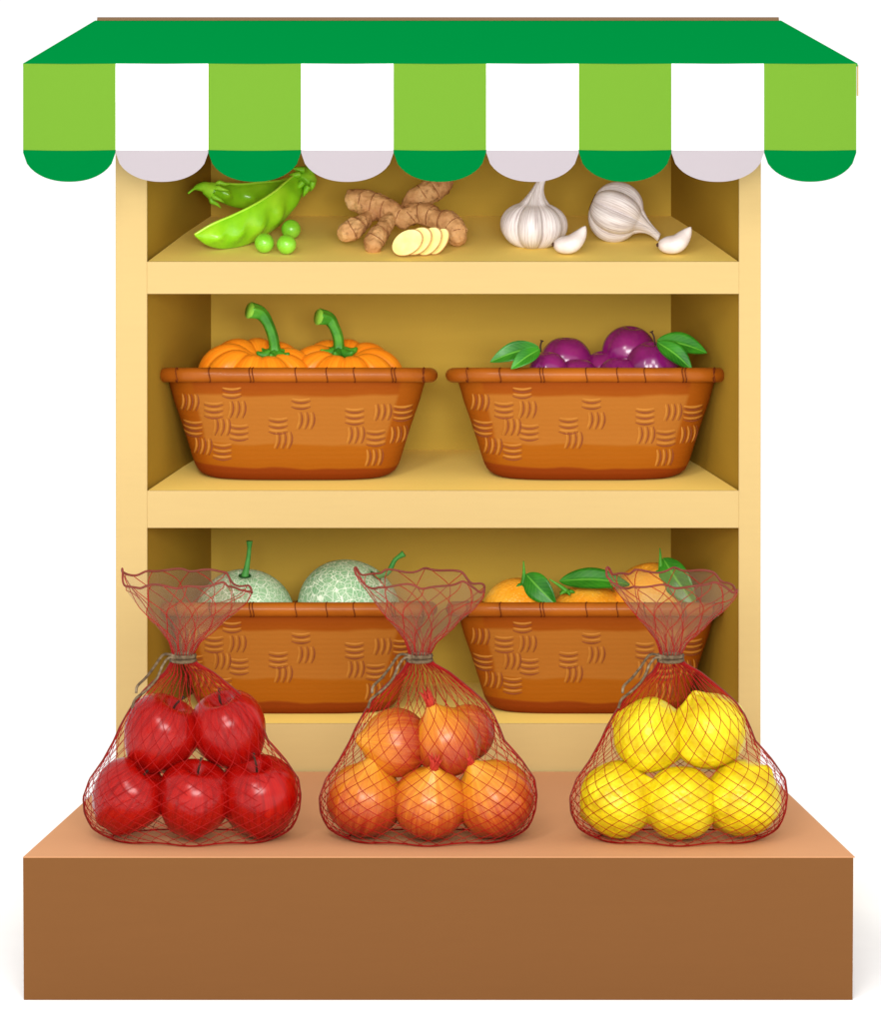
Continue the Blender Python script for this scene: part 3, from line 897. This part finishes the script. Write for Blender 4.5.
# ------------------------------------------------------------------ garlic
def garlic(label, px, py, y, rx, rz, rot, stem, n=9, ph=0.):
    e, c = place('garlic_bulb', label, 'garlic', px, py, y, rz, 'garlic bulbs on the top shelf')
    m = MB(); pr = []
    K = 46
    for i in range(K):
        t = i / (K - 1)
        if t < .62:
            a = math.pi * (t / .62) * .87
            r = math.sin(a) ** .85 * rx; z = -math.cos(a) * rz
            pr.append((max(r, 3e-4), z + (.0035 * math.exp(-(r / .006) ** 2) if a < 1 else 0)))
        else:
            u = (t - .62) / .38
            r0 = math.sin(math.pi * .87) ** .85 * rx; z0 = -math.cos(math.pi * .87) * rz
            r = .0042 + (r0 - .0042) * (1 - u) ** 2.6 ; z = z0 + (stem - z0) * u ** 1.0
            pr.append((r, z))
    pr.append((3e-4, pr[-1][1] + .0004))
    def fn(r, z, th):
        g = abs(math.sin((th + ph) * n / 2 + .35 * math.sin(th * 2))) ** .6
        k = 1 - .30 * (1 - g) * min(1, r / (rx * .4))
        b = max(0, z - rz * .75)
        return Vector((r * k * math.cos(th) + b * b * 8, r * k * math.sin(th), z))
    m.lathe(pr, 144, fn)
    o = m.build('bulb_skin', M['garlic'], e); orient(o, c, rot)
    q = MB(); q.lathe([(1e-4, -rz * .98 - .0006), (.0085, -rz * .985), (.0095, -rz * .93), (1e-4, -rz * .9)], 20)
    p = q.build('root_plate', M['root'], o)
    return e
garlic('upright garlic bulb with its neck rising to the awning', 533.5, 225.5, .075, .0345, .0235, (R(-4), R(2), 0), .052, 7, .35)
garlic('garlic bulb tipped on its side, neck pointing down to the right', 616, 212, .098, .0315, .0265, (R(8), R(112), R(10)), .050, 7, .1)
def clove(label, px, py, y, ax, bx):
    c = P(px, py, y); c.z = ZF1(y) + .0085
    pts = spline([P(ax[0], ax[1], y) , P(px - 6, py + 1.5, y - .003), P(px + 4, py - 0, y - .003), P(px + 12, py - 8, y), P(bx[0], bx[1], y)], 6)
    n = len(pts); org = P(px, py, y) - Vector((0, 0, .0085)); m = MB()
    rr = [.0090 * math.sin(math.pi * min(1, .12 + .88 * (i / (n - 1)))) ** .75 + .0004 for i in range(n)]
    m.tube([p - org for p in pts], rr, 20)
    o = m.build('garlic_clove', M['clove']); o.location = (org.x, org.y, org.z)
    tag(o, label, 'garlic clove', 'loose garlic cloves on the top shelf')
    q = MB(); q.sphere(pts[0] - org + Vector((-.0022, -.003, .0005)), .0028, 12, 8, sq=(.6, 1, .8)); q.build('root_end', M['root'], o)
clove('loose garlic clove beside the upright bulb', 568, 243.5, .036, (555.5, 244.5), (585.5, 226))
clove('loose garlic clove to the right of the tipped bulb', 673, 243.5, .036, (660, 245), (691, 227))

# ------------------------------------------------------------------ fruit in the nets
YN = -.299
def apple(label, px, py, y, r, rot, stem=True):
    e, c = place('apple', label, 'apple', px, py, y, r, 'red apples in the left net')
    m = MB(); pr = []
    for i in range(49):
        t = math.pi * i / 48                     # 0 bottom, pi top
        s_ = math.sin(t); z = -math.cos(t)
        rr = r * s_ ** .88 * (1.0 + .16 * z) * .96
        zz = r * 1.04 * z
        if z > 0: zz -= r * .36 * math.exp(-(rr / (r * .27)) ** 2)
        else: zz += r * .22 * math.exp(-(rr / (r * .22)) ** 2)
        pr.append((max(rr, 1e-4), zz))
    def fn(rr, z, th):
        k = 1 + .022 * math.cos(5 * th) * (1 - z / r) * .5
        lob = .045 * r * math.cos(5 * th) * math.exp(-((z + r * .78) / (r * .25)) ** 2)
        return Vector((rr * k * math.cos(th), rr * k * math.sin(th), z - max(lob, -.02 * r)))
    m.lathe(pr, 80, fn)
    o = m.build('apple_skin', M['apple'], e); orient(o, c, rot)
    if stem:
        ms = MB(); ms.tube(spline([(0, 0, r * .64), (0, 0, r * .9), (.0015, 0, r * 1.05), (.004, 0, r * 1.22)], 4), [.0011] * 11 + [.0014, .0018], 8)
        ms.build('stem', M['stem_b'], o)
apple('upper left apple in the net, leaning toward its neighbour', 160, 735, YN + .010, .0385, (R(8), R(26), 0))
apple('upper right apple in the net', 229.5, 731, YN + .010, .0385, (R(14), R(-16), .8))
apple('bottom left apple in the net, stem leaning to the upper right', 127.5, 798, YN - .002, .0375, (R(10), R(34), .3))
apple('bottom middle apple in the net', 194, 800, YN - .012, .0380, (R(16), R(8), 1.2))
apple('bottom right apple in the net, the widest of the five', 259, 798, YN - .002, .0405, (R(18), R(-4), 2.1))

def onion(label, px, py, y, r, rot, sprout=True, tall=1.0):
    e, c = place('onion', label, 'onion', px, py, y, r, 'onions in the middle net')
    m = MB(); pr = []
    for i in range(45):
        t = math.pi * i / 44; s_ = math.sin(t); z = -math.cos(t)
        rr = r * s_ ** .92
        zz = r * .95 * z * tall
        if z > 0.2: zz += r * .30 * math.exp(-(rr / (r * .28)) ** 2)
        pr.append((max(rr, 1e-4), zz))
    def fn(rr, z, th):
        k = 1 + .012 * math.cos(11 * th)
        return Vector((rr * k * math.cos(th), rr * k * math.sin(th), z))
    m.lathe(pr, 88, fn)
    o = m.build('onion_skin', M['onion'], e); orient(o, c, rot)
    if sprout:
        ms = MB(); h = r * (.95 * tall + .28) - .001
        for k in range(7):
            a = k * .9; d = Vector((math.cos(a), math.sin(a), 0)); L = .014 + .006 * ((k * 37) % 5) / 5
            ms.tube([d * .002 + Vector((0, 0, h - .006)), d * .0028 + Vector((0, 0, h + L * .4)), d * (.0045 + .0015 * (k % 3)) + Vector((0, 0, h + L))], [.0028, .0020, .0003], 7)
        ms.build('dry_neck', M['sprout'], o)
onion('upper left onion in the net, lying on its side with curved stripes', 396, 743, YN + .010, .0345, (R(20), R(-80), R(15)), False)
onion('upper middle onion in the net with a red tuft on top', 447, 742, YN + .004, .0330, (R(8), R(-22), 0), True, 1.1)
onion('red onion in the upper right of the net, behind the tufted one', 467, 733, YN + .034, .0285, (R(12), R(-64), R(10)), False)
onion('bottom left onion in the net', 365, 800, YN, .0380, (R(8), R(12), .5), False)
onion('bottom middle onion in the net with a red tuft', 430, 803, YN - .012, .0370, (R(26), R(6), 1.5), True)
onion('bottom right onion in the net, its tuft leaning left', 494, 799, YN - .001, .0395, (R(16), R(-30), 2.0), True)

def lemon(label, px, py, y, rx, rz, rot, seed):
    e, c = place('lemon', label, 'lemon', px, py, y, rz, 'yellow fruits in the right net')
    rnd = random.Random(seed); m = MB(); pr = []
    for i in range(45):
        t = math.pi * i / 44; s_ = math.sin(t); z = -math.cos(t)
        rr = rz * s_ ** .9; zz = rx * z
        zz += (1 if z > 0 else -1) * rx * .17 * math.exp(-(rr / (rz * .26)) ** 2)
        pr.append((max(rr, 1e-4), zz))
    w = [(rnd.uniform(1, 4), rnd.uniform(0, 6), rnd.uniform(60, 140), rnd.uniform(0, 6)) for _ in range(5)]
    def fn(rr, z, th):
        k = 1 + sum(.020 * math.sin(round(a) * th + b) * math.cos(cz * z + d) for a, b, cz, d in w)
        return Vector((rr * k * math.cos(th), rr * k * math.sin(th), z * (2 - k)))
    m.lathe(pr, 88, fn)
    o = m.build('lemon_peel', M['lemon'], e); orient(o, c, rot)
lemon('upper left yellow fruit in the net, pointed end to the left', 650, 735, YN + .008, .0350, .0370, (0, R(-64), R(3)), 1)
lemon('upper right yellow fruit in the net, the highest of the five', 709, 731, YN + .010, .0365, .0385, (R(6), R(-22), R(-8)), 2)
lemon('bottom left yellow fruit in the net', 618, 799, YN, .0365, .0380, (R(18), R(60), R(-10)), 3)
lemon('bottom middle yellow fruit in the net', 681, 803, YN - .010, .0370, .0365, (R(0), R(72), R(3)), 4)
lemon('bottom right yellow fruit in the net, sitting tallest of the lower row', 742, 798, YN - .001, .0365, .0385, (R(12), R(38), R(0)), 5)

# ------------------------------------------------------------------ net bags
BODY = [  # py, left, right from the neck, half depth
    (658, -10, 10, 9), (664, -13, 15, 11), (672, -18, 29, 16), (681, -29, 40, 21), (691, -39.5, 52, 27), (702, -48, 64, 33), (714, -55, 72.5, 37.5),
    (728, -62.5, 79, 40), (741, -68, 84, 41.5), (761, -79, 101.5, 46), (779, -92, 113, 49), (797, -98.5, 115.5, 50), (812, -97.5, 114, 49),
    (822, -93.5, 110.5, 46), (829, -89.5, 106.5, 43), (833, -84.5, 101.5, 40), (836, -78, 95, 37), (838, -71, 88, 34)]
FLARE = [(0, -10, 10, 9), (.10, -12, 13.5, 10), (.20, -15, 17, 12), (.42, -28, 33, 18), (.55, -37, 41, 21), (.70, -46, 53, 24), (.82, -53, 60, 26), (.93, -59.5, 66, 27), (1, -61.5, 66, 27)]
def net_bag(label, nx):
    o0 = Vector((P(nx, 834, YN).x, YN, Z_TOP))
    e = empty('net_bag', o0, label, 'net bag', 'red net bags of produce on the counter')
    loc = lambda px, py, y: P(px, py, y) - o0
    rows = []
    zbot = Z_TOP
    tz = [(P(440, r[0], YN).z,) + r[1:] for r in BODY]
    tz.sort(key=lambda q: q[0])
    z0, z1 = tz[0][0], tz[-1][0]
    z0 = Z_TOP + .0012
    tz[0] = (z0,) + tz[0][1:]
    def body(t, th, grow=0.):
        z = z0 + (z1 - z0) * t
        l, r, d = interp(tz, z)
        cx = (l + r) / 2; w = (r - l) / 2 + grow * 1000; d += grow * 1000
        c, s_ = math.cos(th), math.sin(th)
        low = max(0, 1 - t / .35)
        nn = 2 + .5 * max(0, min(1, (t - .0) * 6)) * (1 if t < .75 else (1 - t) / .25)
        k = (abs(c) ** nn + abs(s_) ** nn) ** (-1 / nn)
        x = cx + w * k * c; y = d * k * s_
        lobe = math.cos(2 * math.pi * (x - cx) / 68.0)
        y *= 1 + .07 * low * lobe
        return Vector((x / 1000, y / 1000, z - Z_TOP + .0014 * low * (1 - lobe) * .5))
    ft = [(q[0],) + q[1:] for q in FLARE]
    ZN = P(440, 655.5, YN).z
    def rimz(th):
        d = math.degrees(th) % 360
        keys = [(0, 593), (18, 588), (38, 587), (52, 577.5), (66, 574.5), (78, 577), (92, 574), (106, 577.5), (122, 574.5), (138, 579), (160, 575), (172, 569), (180, 568), (192, 575), (215, 581.5), (235, 578.5), (255, 576), (272, 579), (290, 576.5), (308, 574), (322, 579), (334, 588), (346, 589), (360, 593)]
        t = interp([(a, b) for a, b in keys], d)[0] + (3.5 if 200 < d < 335 else 0) + 1.2 * math.sin(d * .22 + nx)
        return P(440, t, YN).z
    RZ = [0] * 144
    for i in range(144): RZ[i] = rimz(2 * math.pi * i / 144)
    for _ in range(2): RZ = [(RZ[i - 1] + 2 * RZ[i] + RZ[(i + 1) % 144]) / 4 for i in range(144)]
    def rz(th):
        u = (th / (2 * math.pi) * 144) % 144; i = int(u); return RZ[i] + (RZ[(i + 1) % 144] - RZ[i]) * (u - i)
    def flare(t, th):
        l, r, d = interp(ft, t); c, s_ = math.cos(th), math.sin(th)
        cr = t * (1 - .3 * t); x = (l + r) / 2 + (r - l) / 2 * c * (1 + .05 * cr * math.sin(5 * th + nx)) + 4.5 * cr * math.sin(9 * th + 5 * t) * abs(s_); y = d * s_ * (1 + .22 * cr * math.sin(7 * th + nx) + .12 * cr * math.sin(12 * th + 4 * t))
        return Vector((x / 1000, y / 1000, ZN + (rz(th) - ZN) * t - Z_TOP))
    def skin(fn, n, seg, name, mat, bottom=False, tt=None):
        v = []; f = []
        for i in range(n + 1):
            for j in range(seg): v.append(fn((tt or (lambda a: a))(i / n), 2 * math.pi * j / seg))
        for i in range(n):
            for j in range(seg):
                l = (j + 1) % seg; f.append((i * seg + j, i * seg + l, (i + 1) * seg + l, (i + 1) * seg + j))
        if bottom: f.append(tuple(reversed(range(seg))))
        m = MB(); m.add(v, f); return m.build(name, mat, e)
    skin(lambda t, th: body(t, th, -.0006), 44, 96, 'sheer_lining', M['film'], True)
    skin(flare, 26, 144, 'flared_top', M['flare'])
    # knotless diamond netting
    m = MB(); NS = 34; steps = 64
    T = lambda t: 2.35 * (1 - (1 - (1 - t)) ** .0 * (1 - (1 - t) ** 1.7) ) 
    for d in (1, -1):
        for k in range(NS):
            a0 = 2 * math.pi * (k + .25 * d) / NS - math.pi / 2; pts = []
            for i in range(steps + 1):
                t = i / steps
                pts.append(body(t, a0 + d * 1.9 * (1 - (1 - t) ** 1.9), .0002 if d > 0 else -.0003))
            m.tube(pts, .00034, 4, caps=False)
    # hem cords at the foot and cords bunched below the tie
    m.tube([body(0, 2 * math.pi * j / 96) for j in range(96)], .0008, 5, closed=True)
    NF = 11
    for d in (1, -1):
        for k in range(NF):
            a0 = 2 * math.pi * (k + .2 * d) / NF; pts = []
            for i in range(31):
                t = i / 30; pts.append(flare(t, a0 + d * 1.25 * t))
            m.tube(pts, .00040, 4, caps=False)
    for k in range(16):                          # gathered pleats near the neck
        a = 2 * math.pi * (k + random.uniform(-.3, .3)) / 26; s_ = random.uniform(-.15, .15); L = random.uniform(.25, .5)
        m.tube([flare(L * i / 10, a + s_ * i / 10) for i in range(11)], [.0006 - .00004 * i for i in range(11)], 4, caps=False)
        m.tube([body(1 - .17 * L * 2 * i / 10, a + s_ * i / 10) for i in range(11)], [.0006 - .00004 * i for i in range(11)], 4, caps=False)
    m.build('netting', M['net'], e)
    # side cords: the doubled outline of the bag
    m = MB()
    for sgn, th in ((1, 0), (-1, math.pi)):
        m.tube([body(i / 60, th + .10 * math.sin(i / 60 * 9), .0005) for i in range(61)], .00075, 6)
    m.tube([flare(1, 2 * math.pi * j / 144) for j in range(144)], .00115, 6, closed=True)
    m.build('edge_cord', M['netrim'], e)
    # twine tie
    m = MB()
    for dz in (-.0020, .0020):
        zc = P(440, 657.5, YN).z - Z_TOP + dz
        m.tube([Vector((math.cos(a) * .0115, math.sin(a) * .0105, zc)) for a in [2 * math.pi * q / 32 for q in range(32)]], .0022, 8, closed=True)
    for tail in ([(-8, 657), (-14, 654.5), (-21, 655.5), (-30, 668), (-38, 678), (-46, 686), (-47.5, 693)],
                 [(-8, 658), (-14, 657.5), (-20, 664), (-27, 679), (-37, 690), (-48, 699), (-51.5, 708)]):
        m.tube(spline([loc(nx + a, b, YN - .012) for a, b in tail], 8), .00135, 8)
    m.sphere(loc(nx - 10, 657.5, YN - .009), .0032, 12, 8)
    m.build('twine_tie', M['twine'], e)
net_bag('red net bag full of red apples, tied with twine', 183.5)
net_bag('red net bag full of onions, tied with twine', 419.5)
net_bag('red net bag full of yellow lemons, tied with twine', 670)
